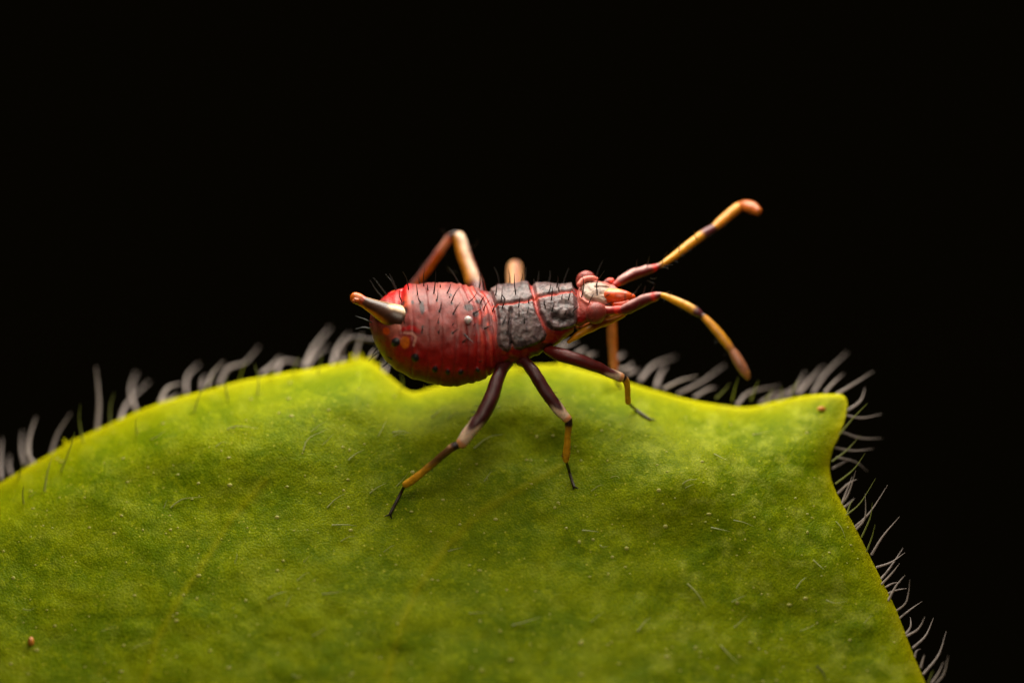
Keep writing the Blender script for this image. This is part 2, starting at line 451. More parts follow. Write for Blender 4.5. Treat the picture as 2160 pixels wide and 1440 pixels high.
# hairs lying on the blade: the ones one can see first, then scattered ones
lying = [[(780,1040),(795,1028),(815,1018)],[(735,970),(750,957),(768,948)],[(690,1070),(708,1052),(728,1040)],[(700,1107),(725,1106),(752,1108)],[(828,912),(845,909),(866,913)],
 [(1000,945),(1030,922),(1064,915)],[(910,880),(925,868),(938,860)],[(1228,1118),(1245,1119),(1264,1121)],[(1500,1112),(1520,1116),(1540,1120)],[(1715,1180),(1726,1190),(1738,1200)],
 [(1450,1230),(1470,1250),(1490,1282)],[(1520,1360),(1538,1380),(1560,1400)],[(680,1252),(700,1250),(720,1247)],[(565,1262),(585,1252),(605,1246)],[(660,1340),(675,1332),(690,1322)],
 [(1080,1318),(1110,1310),(1142,1300)],[(360,1070),(385,1052),(430,1048)],[(1440,1020),(1452,1012),(1470,1010)],[(640,950),(650,925),(690,905)],[(480,905),(500,898),(545,903)],
 [(1680,1240),(1690,1225),(1702,1216)],[(1345,1330),(1360,1312),(1372,1300)]]
while len(lying) < 62:
    x = random.uniform(20, 1850); y = random.uniform(880, 1430)
    if float(poly_sdf(np.array([x]), np.array([y]), list(map(tuple, MM[:, :2])) + [(1950, 1900), (-600, 1900)])[0]) > -30: continue
    a = random.gauss(0.45, 0.5); L = random.uniform(18, 46)
    dx, dy = math.cos(a) * L, -math.sin(a) * L
    bw = random.uniform(-6, 6)
    lying.append([(x, y), (x + dx * 0.5 - bw * 0.5, y + dy * 0.5 + bw), (x + dx, y + dy)])
for q, h in enumerate(lying):
    p3 = []
    for i, (x, y) in enumerate(h):
        p3.append(W(x, y, surf_leaf(x, y) - 0.012 - (0.05 if q > 21 else 0.04) * i * random.uniform(0.4, 1.3)))
    hair('leaf_hair', p3, (1.7 if q < 22 else 1.0) / PX, M_hair_lying, leaf, 7, 5)

# gland dots of the blade: too small to pick apart, one joined part
def ico(sub=1):
    import bmesh
    bm = bmesh.new(); bmesh.ops.create_icosphere(bm, subdivisions=sub, radius=1)
    V = np.array([v.co[:] for v in bm.verts]); F = np.array([[v.index for v in f.verts] for f in bm.faces]); bm.free()
    return V, F
IV, IF = ico(2)
gv, gf = [], []
outline = list(map(tuple, MCOARSE)) + [(1950, 1900), (-600, 1900)]
cx = rng.uniform(0, 1950, 900); cy = rng.uniform(780, 1440, 900)
ok = poly_sdf(cx, cy, outline) < -12
cx = cx[ok][:330]; cy = cy[ok][:330]
gd = leaf_depth(cx, cy)
for x, y, z in zip(cx, cy, gd):
    r = random.choice([1.8, 2.2, 2.6, 3.2, 4.2]) / PX
    gv.append(IV * np.array([r * random.uniform(.7, 1.4), r * 0.35, r * random.uniform(.6, 1.1)]) + W(x, y, z - r * 0.1)); gf.append(IF + len(gf) * len(IV))
g = link('gland_dots', mesh_np('gland_dots', np.vstack(gv), np.vstack(gf)), M_gland, leaf); g['kind'] = 'stuff'

# loose specks on the blade
def blob(name, px, py, r, mat, label, cat, y=None, shape=(1, 1, 1), seed=1):
    V, F = ico(3)
    n = np.array([mnoise.noise(Vector(v) * 1.7 + Vector((seed * 3.1, 0, 0))) for v in V])
    V = V * (1 + 0.22 * n)[:, None] * np.array(shape) * r / PX
    yy = surf_leaf(px, py) - r / PX * 0.45 if y is None else y
    o = link(name, mesh_np(name, V, F), mat); o.location = W(px, py, yy)
    return tag(o, label, cat)
blob('grain', 65, 1352, 8, M_grain, 'amber grain lying alone low on the leaf blade, far from the insect', 'grain', seed=1, shape=(.85, .9, 1.2))
blob('grain', 1733, 862, 8.5, M_grain, 'orange-red fleck on the pointed corner tooth of the leaf', 'grain', seed=4, shape=(1.1, .6, .6))
fp = [(1722, 1403), (1732, 1412), (1739, 1424), (1741, 1438)]
fo = hair('fibre', [W(x, y, surf_leaf(x, y) - 0.03) for x, y in fp], 1.8 / PX, M_fibre, None)
tag(fo, 'thin dark curved fibre lying on the lower leaf blade', 'fibre')

# ================================================================== INSECT
bug = bpy.data.objects.new('insect', None); C.objects.link(bug)
bug.location = (0, 0, 0)
tag(bug, 'dark red bug nymph with grey thorax and banded legs straddling the leaf edge', 'insect')

TILT = math.radians(50)                              # the back leans towards the viewer
DV = np.array([0, -math.sin(TILT), math.cos(TILT)])  # dorsal
LV = np.array([0, -math.cos(TILT), -math.sin(TILT)]) # near side
ST = np.array([  # x, top, bottom, flatness
 (780,672,690,.95),(784,660,702,.95),(790,647,718,.92),(800,634,740,.90),(815,622,762,.88),(835,612,780,.86),(870,602,798,.84),(905,597,808,.83),(940,596,813,.82),(970,598,813,.82),
 (1000,605,808,.80),(1022,614,799,.76),(1036,617,790,.70),(1050,610,778,.66),(1070,604,768,.62),(1095,602,762,.60),(1120,602,752,.60),(1150,604,738,.60),(1185,606,718,.60),
 (1210,606,700,.60),(1222,602,690,.60),(1235,594,682,.62),(1255,592,676,.62),(1275,596,670,.62),(1292,603,664,.64),(1306,611,658,.66),(1318,618,653,.7),(1328,625,648,.8),(1333,632,641,.9)], float)
NX, NT = 620, 300
xs = np.linspace(ST[0, 0], ST[-1, 0], NX)
# smooth interpolation of the stations
def interp(col):
    P = ST[:, [0, col]]
    y = np.interp(xs, P[:, 0], P[:, 1])
    k = np.hanning(13); k /= k.sum()
    yp = np.pad(y, 6, mode='reflect', reflect_type='odd')
    return np.convolve(yp, k, 'valid')
top, bot, kf = interp(1), interp(2), interp(3)
H = np.maximum((bot - top) / 2, 2.0) / PX
ZC = (720 - (top + bot) / 2) / PX
wv = H / np.sqrt((kf * math.cos(TILT)) ** 2 + math.sin(TILT) ** 2)
tv = kf * wv
th = np.linspace(-math.pi, math.pi, NT, endpoint=False)
ct, sn = np.cos(th), np.sin(th)
def ring_points(extra=None):
    r = np.ones((NX, NT)) if extra is None else extra
    A = tv[:, None] * ct[None] * r; B = wv[:, None] * sn[None] * r
    X = np.repeat(((xs - 1080) / PX)[:, None], NT, 1)
    P = np.stack([X, A * DV[1] + B * LV[1], ZC[:, None] + A * DV[2] + B * LV[2]], -1)
    return P
P0 = ring_points()
GX = 1080 + P0[..., 0] * PX
GY = 720 - P0[..., 2] * PX
def normals(P):
    du = np.gradient(P, axis=0)
    dv = np.roll(P, -1, 1) - np.roll(P, 1, 1)
    n = np.cross(dv, du); n /= np.maximum(np.linalg.norm(n, axis=2), 1e-9)[..., None]
    c = np.stack([P[..., 0] * 0, P[..., 1], P[..., 2] - ZC[:, None]], -1)
    s = np.sign((n * c).sum(-1)); s[s == 0] = 1
    return n * s[..., None]
N0 = normals(P0)
x = GX + 7 * (fbm(GX / 30, GY / 30, 5) - 0.5)        # slight wobble so that nothing is drawn with a ruler
y = GY + 7 * (fbm(GX / 30 + 9, GY / 30, 6) - 0.5)
# ---- relief and markings
ZA = lambda zx, zy: (980 + zx / 5.143, 530 + zy / 5.143)
ZH = lambda zx, zy: (1180 + zx / 8.0, 540 + zy / 8.0)
meso = [ZA(*p) for p in [(175,300),(310,280),(480,270),(700,280),(725,330),(735,450),(790,680),(885,900),(870,950),(780,1005),(700,1045),(600,1072),(540,1055),(505,1005),(498,1060),(470,1088),(420,1075),(370,1020),(352,940),(355,720),(340,610),(300,500),(235,420)]]
pron = [ZA(*p) for p in [(735,280),(1000,270),(1190,330),(1205,500),(1240,600),(1250,720),(1235,790),(1150,820),(1050,862),(940,855),(865,810),(790,620),(752,500)]]
d_me = poly_sdf(x, y, meso); d_pr = poly_sdf(x, y, pron)
m_me = sstep(1.6, -1.6, d_me); m_pr = sstep(1.6, -1.6, d_pr)
plate = np.maximum(m_me, m_pr)
edge_h = np.maximum(sstep(1.0, -7, d_me), sstep(1.0, -7, d_pr))
median = line_dist(x, y, [ZA(*p) for p in [(230,600),(330,597),(480,590),(640,562),(740,545),(800,520),(960,490),(1100,465),(1200,450)]])
groove = line_dist(x, y, [ZA(*p) for p in [(500,640),(478,800),(478,920),(500,1010)]])
groove2 = line_dist(x, y, [ZA(*p) for p in [(860,520),(830,640),(880,740)]])
hollow = line_dist(x, y, [ZA(*p) for p in [(960,730),(1050,760),(1140,735)]])
disp = 0.050 * edge_h
disp -= 0.030 * np.exp(-(median / 3.0) ** 2) * plate
disp -= 0.035 * np.exp(-(groove / 3.2) ** 2) * plate
disp -= 0.030 * np.exp(-(hollow / 7) ** 2) * plate
lump = fbm(GX / 17.0, GY / 15.0, 21, 3) - 0.5
lump2 = fbm(GX / 4.5, GY / 4.5, 25, 2) - 0.5
disp += plate * (0.036 * lump + 0.004 * lump2)
# abdomen segments: lines bowed forward over the back
SEG = [([(846,600),(846,660),(850,700)], 2.5, .016),([(868,598),(872,650),(874,720),(868,790)], 2.8, .014),([(897,596),(903,650),(906,720),(900,800)], 2.6, .010),([(922,596),(931,650),(934,720),(930,812)], 2.6, .012),
       ([(946,596),(960,650),(964,720),(958,812)], 2.6, .012),([(962,596),(984,640),(990,700),(988,810)], 2.6, .014),([(975,598),(998,640),(1008,700),(1006,806)], 2.6, .020),([(990,603),(1014,645),(1026,710),(1030,800)], 3.0, .024),
       ([(1003,608),(1029,645),(1040,700),(1052,790)], 3.0, .030),([(1016,612),(1038,645),(1048,700),(1060,775)], 3.0, .030)]
abd = sstep(1062, 1040, x) * (1 - m_me)
segm = []
for pts, w, a in SEG:
    dl = line_dist(x, y, pts); e = np.exp(-(dl / w) ** 2); segm.append(e)
    a = a * (0.35 if a < .019 else 0.45)
    disp -= a * e * abd
    disp += a * 0.35 * np.exp(-((dl - 2.4 * w) / (1.6 * w)) ** 2) * abd
disp += abd * (0.030 * (fbm(GX / 26.0, GY / 30.0, 41, 2) - 0.5) + 0.004 * (fbm(GX / 9.0, GY / 12.0, 43, 2) - 0.5))
# side knobs of the abdomen
SPOTS = [(838,722,9.5),(878,752,8.5),(917,775,6.5),(946,781,5.5),(974,782,5.0),(1009,780,4.5)]
spotm = np.zeros_like(x)
for sx, sy, r in SPOTS:
    q = np.hypot(x - sx, y - sy)
    spotm = np.maximum(spotm, sstep(r + 1.5, r - 1.5, q)); disp += 0.035 * np.exp(-(q / r) ** 2)
back = [(850,640,7,6),(857,657,6,8),(891,650,4.5,13),(989,648,10,7),(1002,662,7,6),(1006,636,5,4),(873,641,3,3),(922,635,2.6,3),(927,655,2.6,3.2),(950,622,2.4,3),(953,640,2.6,2.6),(957,661,2.6,3),(893,690,2.5,3),(926,680,2,3),(955,702,2.5,2.5),(925,701,2,2),(891,702,2.5,2.5)]
for sx, sy, ra, rb in back:
    q = np.hypot((x - sx) / ra, (y - sy) / rb)
    spotm = np.maximum(spotm, 0.88 * sstep(1.35, 0.75, q))
# rear rim: swollen last segments
disp += 0.05 * np.exp(-((GX - 862) / 12) ** 2) * sstep(690, 640, GY) * 0.5
disp -= 0.05 * np.exp(-((GX - 846) / 7) ** 2) * sstep(700, 640, GY) * 0.6
# ---- head relief
headtop = [ZH(*p) for p in [(400,490),(560,455),(700,455),(830,500),(960,620),(962,690),(880,745),(760,800),(600,765),(480,735),(390,660),(375,560)]]
d_hd = poly_sdf(x, y, headtop); m_hd = sstep(1.5, -1.5, d_hd)
head = sstep(1214, 1220, x)
disp += head * (0.030 * sstep(2, -6, d_hd) + 0.012 * (fbm(GX / 9, GY / 7, 61, 2) - 0.5))
rim = np.exp(-((d_hd - 6) / 3.2) ** 2) * head
disp += 0.018 * rim
hg = line_dist(x, y, [ZH(*p) for p in [(600,560),(760,545),(840,530)]])
disp -= 0.015 * np.exp(-(hg / 1.6) ** 2)
neck = np.exp(-((GX - 1217) / 4.5) ** 2)
disp -= 0.05 * neck
# belly: coxal bulges beneath the thorax
belly = sstep(8, 20, y - np.interp(GX, [1050, 1100, 1150, 1250], [742, 738, 705, 690])) * sstep(1050, 1065, x) * sstep(1230, 1210, x)
disp += belly * 0.05 * (fbm(GX / 18, GY / 12, 71, 2) - 0.5)
P1 = P0 + N0 * disp[..., None]

# ---- colours of the cuticle
def put(col, c, m):
    return col * (1 - m[..., None]) + np.asarray(c) * m[..., None]
sh = x.shape
col = np.ones(sh + (3,)) * lin(130, 48, 42)
flank = sstep(690, 745, y + 10 * (fbm(GX / 20, GY / 20, 81) - 0.5))
col = put(col, lin(158, 24, 16), flank * abd)
col = put(col, lin(104, 44, 8), sstep(775, 808, y + 0.10 * (960 - x)) * abd * 0.75)
col = put(col, lin(112, 60, 8), sstep(850, 795, x) * sstep(682, 715, y) * abd * 0.85)
col = put(col, lin(176, 92, 78), sstep(0.50, 0.75, fbm(GX / 22, GY / 60, 83)) * 0.45 * abd * (1 - flank))
col = put(col, lin(140, 8, 6), sstep(0.5, 0.7, fbm(GX / 16, GY / 26, 85)) * 0.7 * abd * flank)
for k, e in enumerate(segm):
    c, a = [(lin(110, 24, 22), .35)] * 6 and ((lin(104, 20, 18), .40) if k < 6 else (lin(150, 14, 10), .85))
    col = put(col, c, e * a * abd)
fr = sstep(985, 1012, x) * abd * (1 - flank)
for off in (0,):                                     # bright orange-red bands before the thorax
    for pts in ([(996,604),(1021,648),(1033,705),(1040,790)], [(1008,607),(1034,648),(1046,705),(1058,780)], [(985,600),(1006,640),(1017,705),(1018,790)]):
        dl = line_dist(x, y, pts)
        col = put(col, lin(214, 74, 50), np.exp(-(dl / 3.0) ** 2) * 0.8 * abd * (1 - 0.6 * flank))
col = put(col, lin(92, 70, 72), sstep(0.48, 0.62, fbm(GX / 14, GY / 16, 87)) * fr * 0.7 * sstep(712, 690, y))
redrear = sstep(874, 860, x) * sstep(648, 630, y - 0.25 * (x - 840))
col = put(col, lin(196, 10, 6), redrear)
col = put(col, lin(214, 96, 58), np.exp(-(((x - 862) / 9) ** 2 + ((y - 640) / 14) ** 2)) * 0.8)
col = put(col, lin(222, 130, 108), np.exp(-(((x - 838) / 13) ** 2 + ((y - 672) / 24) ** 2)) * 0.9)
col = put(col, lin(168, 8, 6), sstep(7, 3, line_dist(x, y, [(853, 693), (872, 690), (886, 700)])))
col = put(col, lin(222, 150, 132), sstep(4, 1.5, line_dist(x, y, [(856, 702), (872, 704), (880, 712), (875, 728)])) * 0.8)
col = put(col, lin(196, 92, 8), sstep(12, 8, np.hypot(x - 857, (y - 722) * 0.8)))
col = put(col, lin(196, 70, 10), sstep(9, 5, np.hypot(x - 818, y - 699)))
col = put(col, lin(30, 25, 27), spotm)
# thorax membrane
memb = sstep(1040, 1062, x) * (1 - plate) * sstep(1222, 1215, x)
col = put(col, lin(122, 12, 8), memb)
col = put(col, lin(150, 58, 14), memb * sstep(0.5, 0.68, fbm(GX / 14, GY / 10, 91)) * 0.6)
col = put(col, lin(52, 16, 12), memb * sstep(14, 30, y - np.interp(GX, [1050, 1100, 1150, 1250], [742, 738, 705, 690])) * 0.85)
pc = np.ones(sh + (3,)) * lin(98, 76, 76)
pc = put(pc, lin(116, 94, 92), sstep(0.5, 0.72, fbm(GX / 11, GY / 11, 93)))
pc = put(pc, lin(46, 33, 34), sstep(0.52, 0.70, fbm(GX / 7.5, GY / 7.5, 95)) * 0.8)
pc = put(pc, lin(46, 34, 36), np.exp(-(hollow / 6) ** 2) * 0.8)
pc = put(pc, lin(60, 46, 48), np.exp(-(groove / 2.2) ** 2) * 0.8)
col = col * (1 - plate[..., None]) + pc * plate[..., None]
seam = np.minimum(np.abs(d_me), np.abs(d_pr))
between = np.exp(-(line_dist(x, y, [ZA(*p) for p in [(718,290),(728,400),(752,520),(800,680),(870,840)]]) / 3.6) ** 2)
col = put(col, lin(196, 54, 40), between * sstep(1.0, -0.5, -np.minimum(d_me, d_pr) * 0 + 0) * 0.9)
col = put(col, lin(224, 74, 54), np.exp(-(median / 1.7) ** 2) * 0.85 * sstep(1030, 1045, x) * sstep(1226, 1212, x))
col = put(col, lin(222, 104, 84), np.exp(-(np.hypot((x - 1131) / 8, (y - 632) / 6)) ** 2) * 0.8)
# head
hc = np.ones(sh + (3,)) * lin(150, 16, 12)
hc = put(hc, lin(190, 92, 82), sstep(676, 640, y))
hc = put(hc, lin(226, 132, 116), rim)
hcream = lin(176, 148, 130)
hc = hc * (1 - m_hd[..., None]) + put(np.ones(sh + (3,)) * hcream, lin(216, 168, 136), sstep(1268, 1295, x)) * m_hd[..., None]
hc = put(hc, lin(120, 96, 88), sstep(0.55, 0.7, fbm(GX / 8, GY / 5, 97)) * m_hd * 0.6)
hc = put(hc, lin(84, 22, 14), sstep(0, 6, x - 1283) * sstep(2, 5, d_hd) * 0.6)
hc = put(hc, lin(70, 30, 24), np.exp(-(hg / 1.4) ** 2) * 0.6)
hc = put(hc, lin(196, 70, 12), sstep(1296, 1304, x) * sstep(1.5, 3.5, d_hd))
hc = put(hc, lin(130, 70, 8), head * sstep(676, 684, y))
col = col * (1 - head[..., None]) + hc * head[..., None]
alpha = np.clip(plate + 0.35 * m_hd, 0, 1)
i, j = np.meshgrid(np.arange(NX - 1), np.arange(NT), indexing='ij')
a = i * NT + j; b2 = i * NT + (j + 1) % NT
F = np.stack([a, b2, b2 + NT, a + NT], -1).reshape(-1, 4)
V = P1.reshape(-1, 3)
# close both ends
e0 = len(V); c0 = P1[0].mean(0) - np.array([0.01, 0, 0]); c1 = P1[-1].mean(0) + np.array([0.01, 0, 0])
V = np.vstack([V, c0, c1])
jj = np.arange(NT); jn = (jj + 1) % NT
F = np.vstack([F, np.stack([np.full(NT, e0), jn, jj, jj], -1)[:, [0, 1, 2, 2]][:0]])
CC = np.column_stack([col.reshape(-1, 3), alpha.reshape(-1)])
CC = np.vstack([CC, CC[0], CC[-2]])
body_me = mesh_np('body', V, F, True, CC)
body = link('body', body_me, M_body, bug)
# end caps as fans
import bmesh
bm = bmesh.new(); bm.from_mesh(body_me); bm.verts.ensure_lookup_table()
for q in range(NT):
    n1 = (q + 1) % NT
    bm.faces.new((bm.verts[e0], bm.verts[n1], bm.verts[q]))
    o1 = (NX - 1) * NT
    bm.faces.new((bm.verts[e0 + 1], bm.verts[o1 + q], bm.verts[o1 + n1]))
bmesh.ops.recalc_face_normals(bm, faces=bm.faces)
for f in bm.faces: f.smooth = True
bm.to_mesh(body_me); bm.free()

N1 = normals(P1)
def on_body(px, py):
    """point and normal on the visible side of the body at a measured position"""
    d = (1080 + P1[..., 0] * PX - px) ** 2 + (720 - P1[..., 2] * PX - py) ** 2
    d = d + np.where(N1[..., 1] > 0.15, 400.0, 0.0)
    k = np.unravel_index(np.argmin(d), d.shape)
    return P1[k], N1[k]

# ------------------------------------------------------------------ eyes
def eye(px, py, y, r, ry, facing):
    n = 52; m = 104
    ph = np.linspace(0.001, math.pi - 0.001, n); tt = np.linspace(0, 2 * math.pi, m, endpoint=False)
    D = np.stack([np.sin(ph)[:, None] * np.cos(tt)[None], np.sin(ph)[:, None] * np.sin(tt)[None], np.cos(ph)[:, None] * np.ones(m)[None]], -1).reshape(-1, 3)
    K = 330
    g = np.arange(K) + 0.5
    pz = 1 - 2 * g / K; pr = np.sqrt(1 - pz ** 2); pa = math.pi * (1 + 5 ** .5) * g
    L = np.stack([pr * np.cos(pa), pr * np.sin(pa), pz], -1)
    cosm = (D @ L.T).max(1); dd = np.arccos(np.clip(cosm, -1, 1)) / math.sqrt(4 * math.pi / K)
    V = D * (1 - 0.035 * sstep(0.3, 0.62, dd))[:, None] * np.array([r, ry, r * 1.06]) / PX
    c = np.ones((len(V), 3)) * lin(122, 16, 11)
    c = put(c, lin(214, 112, 96), sstep(0.36, 0.20, dd) * 0.7)
    c = put(c, lin(74, 10, 8), sstep(0.42, 0.6, dd) * 0.6)
    i, j = np.meshgrid(np.arange(n - 1), np.arange(m), indexing='ij')
    a = i * m + j; b = i * m + (j + 1) % m
    F = np.stack([a, a + m, b + m, b], -1).reshape(-1, 4)
    o = link('eye', mesh_np('eye', V, F, True, np.column_stack([c, np.zeros(len(c))])), M_limb, bug)
    o.location = W(px, py, y); o.rotation_euler = (0.5, 0.3, 0.2)
    return o
eye(1257, 660, -0.36, 22.5, 20, 1)
eye(1236, 592, 0.12, 21, 18, -1)

def solid(name, pts, rad, colf, mat, parent=bug, sides=24, n=48, flat=1.0, alpha=0.0, noise=0.0):
    V, F, s, nr, th = tube_geo(pts, rad, sides, n, True, flat)
    if noise:
        q = np.array([mnoise.noise(Vector(v) * 9) for v in V]); V = V + nr * (q * noise)[:, None]
    c = colf(s, nr, V)
    o = link(name, mesh_np(name, V, F, True, np.column_stack([c, np.full(len(c), alpha)])), mat, parent)
    return o
def const(c):
    return lambda s, n, V: np.ones((len(s), 3)) * c
def PT(*pts):
    return [W(*p[:3]) for p in pts], [p[3] / PX for p in pts]

# brow ridge over the far eye, antennal tubercles, face
p, r = PT((1222,600,-.05,6),(1232,590,-.02,6.5),(1248,587,0,6),(1258,588,.02,4))
solid('brow_ridge', p, r, const(lin(222, 120, 104)), M_limb)
p, r = PT((1276,655,-.33,9),(1290,655,-.36,9),(1300,654,-.38,9.5),(1307,653,-.38,9))
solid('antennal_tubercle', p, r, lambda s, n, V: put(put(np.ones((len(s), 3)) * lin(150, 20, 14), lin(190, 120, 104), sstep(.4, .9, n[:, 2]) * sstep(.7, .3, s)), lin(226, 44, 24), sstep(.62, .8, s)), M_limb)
p, r = PT((1276,600,.16,7),(1284,594,.17,7.5),(1290,592,.18,6))
solid('antennal_tubercle', p, r, lambda s, n, V: put(np.ones((len(s), 3)) * lin(120, 14, 10), lin(228, 90, 72), sstep(.3, .8, s)), M_limb)
p, r = PT((1288,626,-.12,18),(1304,627,-.17,18),(1320,627,-.19,14.5),(1333,627,-.19,8))
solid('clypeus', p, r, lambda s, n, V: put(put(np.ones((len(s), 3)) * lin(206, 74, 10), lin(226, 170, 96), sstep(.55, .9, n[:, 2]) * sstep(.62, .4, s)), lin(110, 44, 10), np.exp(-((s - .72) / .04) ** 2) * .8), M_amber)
p, r = PT((1300,644,-.22,9),(1312,643,-.25,8.5),(1324,638,-.25,6))
solid('cheek_lobe', p, r, const(lin(196, 58, 8)), M_amber)
# beak folded back beneath the head
p, r = PT((1334,642,-.12,5),(1312,664,-.10,6),(1285,676,-.08,8),(1255,686,-.06,10),(1225,703,-.05,8.5),(1200,720,-.05,5))
solid('beak', p, r, lambda s, n, V: put(np.ones((len(s), 3)) * lin(214, 140, 12), lin(150, 70, 8), sstep(.3, .9, n[:, 2]) * .5), M_amber, noise=.012)
# tail tube
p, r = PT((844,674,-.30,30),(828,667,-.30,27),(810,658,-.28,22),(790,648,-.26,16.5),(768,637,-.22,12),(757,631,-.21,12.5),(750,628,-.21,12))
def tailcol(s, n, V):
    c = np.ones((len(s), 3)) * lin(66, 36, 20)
    c = put(c, lin(224, 176, 124), sstep(.72, .95, n[:, 2] + 0.15 * n[:, 1]) * sstep(.95, .85, s))  # highlight along the top, painted in cream
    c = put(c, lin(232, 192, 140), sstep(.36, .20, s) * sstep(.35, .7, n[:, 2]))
    c = put(c, lin(236, 124, 6), sstep(-.25, -.6, n[:, 2] + .25 * n[:, 1] + .2) * sstep(.12, .3, s))  # light shining through the lower edge, painted in orange
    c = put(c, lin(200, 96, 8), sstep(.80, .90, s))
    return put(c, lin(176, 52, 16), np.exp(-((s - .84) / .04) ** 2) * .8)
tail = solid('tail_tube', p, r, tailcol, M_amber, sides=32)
p, r = PT((753,634,-.27,6),(749,634,-.275,6.5),(747,635,-.28,5))
solid('tail_opening', p, r, const(lin(170, 84, 30)), M_amber, tail)
# rear red lobes behind the tail
p, r = PT((868,616,.12,11),(850,621,.12,13),(830,628,.13,14),(813,637,.13,11))
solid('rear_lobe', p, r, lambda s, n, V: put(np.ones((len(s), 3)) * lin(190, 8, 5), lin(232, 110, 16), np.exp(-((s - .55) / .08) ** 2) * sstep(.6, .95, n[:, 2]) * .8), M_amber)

# ------------------------------------------------------------------ legs
MAROON, CREAM, YEL, KNEE, TARS, ORNG = lin(70, 18, 18), lin(230, 194, 164), lin(222, 158, 24), lin(44, 20, 14), lin(52, 38, 30), lin(190, 84, 14)
def femcol(band=0.78, base=MAROON, wedge=True, flip=1):
    def f(s, n, V):
        c = np.ones((len(s), 3)) * base
        c = put(c, lin(116, 20, 14), sstep(.08, .0, s) * .8)
        face = sstep(.45, .95, -n[:, 1] * .75 + n[:, 2] * .5)      # dark wedge runs on along the outer face
        m = sstep(band - .05, band + .05, s - (.16 * face if wedge else 0))
        c = put(c, CREAM, m)
        c = put(c, lin(226, 130, 40), sstep(.97, 1.0, s) * .7)
        return c
    return f
def tibcol(dark=.55):
    def f(s, n, V):
        c = np.ones((len(s), 3)) * YEL
        up = n[:, 2] * .5 - n[:, 1] * .4
        c = put(c, lin(64, 32, 18), sstep(dark + .18, dark - .18, s - .16 * up) * .9)
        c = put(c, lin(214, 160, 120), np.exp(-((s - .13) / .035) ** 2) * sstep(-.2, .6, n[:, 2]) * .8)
        c = put(c, KNEE, sstep(.11, .06, s))
        return c
    return f
def claw(tip, direction, parent):
    for k in (-1, 1):
        t = np.array(tip); d = np.array(direction, float)
        side = np.array([d[2], 0, -d[0]]) * k
        pts = [t, t + d * .02 + side * .02, t + d * .05 + side * .05]
        V, F, s, nr, th = tube_geo(pts, [.012, .010, .003], 6, 6, True)
        link('claw', mesh_np('claw', V, F, True, np.ones((len(V), 3)) * lin(30, 22, 18)), M_limb, parent)
def leg(fem, tib, tar, fc, tc, label=None, flat=1.0, mat=M_limb):
    p, r = PT(*fem); f = solid('leg', p, r, fc, mat, bug, noise=.008)
    p, r = PT(*tib); solid('tibia', p, r, tc, mat, f, noise=.006)
    if tar:
        p, r = PT(*tar); t = solid('tarsus', p, r, lambda s, n, V: put(np.ones((len(s), 3)) * TARS, lin(24, 18, 15), np.exp(-((s - .45) / .03) ** 2)), mat, f, 12, 30)
    if label: f['label'] = label
    return f
fl = lambda x, y, o=0.02: surf_leaf(x, y) - o
# near hind leg
f1 = leg([(1070,762,-.20,13.6),(1056,784,-.34,13.6),(1047,806,-.42,14.7),(1036,840,-.50,15.8),(1016,878,-.56,15.4),(990,912,-.58,14.2),(974,934,-.58,12.4)],
    [(966,938,-.58,8.4),(955,943,-.57,9.0),(942,953,-.55,7.9),(900,988,-.47,7.5),(870,1012,-.40,8.6),(856,1021,-.37,7.5)],
    [(855,1020,-.37,3.6),(848,1035,fl(848,1035,.12),3.3),(834,1062,fl(834,1062,.05),3.5),(823,1083,fl(823,1083,.02),3.4)], femcol(.74), tibcol(.50))
# near middle leg
f2 = leg([(1100,758,-.22,13.6),(1116,772,-.32,12.4),(1132,795,-.38,13.6),(1155,832,-.40,13.0),(1178,862,-.40,12.4),(1195,882,-.40,10.7)],
    [(1199,886,-.40,8.1),(1199,897,-.39,8.4),(1198,912,-.37,6.5),(1196,940,-.32,7.7),(1194,962,-.28,8.6),(1194,970,-.27,6.5)],
    [(1194,970,-.27,3.5),(1200,992,fl(1200,992,.10),3.2),(1206,1012,fl(1206,1012,.04),3.3),(1211,1026,fl(1211,1026,.02),3.2)], femcol(.76), tibcol(.12))
# near fore leg
f3 = leg([(1158,738,-.20,11.3),(1176,746,-.26,13.6),(1200,753,-.30,14.2),(1240,766,-.28,13.1),(1280,783,-.22,10.7),(1308,795,-.18,10.2)],
    [(1314,796,-.17,7.7),(1320,802,-.15,7.2),(1323,815,-.10,6.3),(1324,835,0,6.3),(1325,848,.06,6.0)],
    [(1325,849,.07,3.4),(1338,861,fl(1338,861,.08),3.1),(1354,873,fl(1354,873,.04),3.2),(1370,884,fl(1370,884,.02),3.2)], femcol(.80, lin(96, 18, 14)), tibcol(.02))
# far fore leg: tibia seen below the head
f4 = leg([(1225,690,.35,9),(1250,672,.62,10),(1276,656,.92,9),(1288,652,1.0,7)],
    [(1290,654,1.0,8),(1291,690,.98,8.6),(1293,740,.93,8.8),(1296,788,fl(1296,812,.16),8.4)],
    [(1296,790,fl(1296,812,.14),4),(1300,802,fl(1300,812,.06),3.6),(1308,816,fl(1308,816,.02),3.4)], const(lin(150, 70, 14)), lambda s, n, V: put(np.ones((len(s), 3)) * lin(176, 104, 28), lin(200, 104, 8), sstep(.2, .8, n[:, 0])))
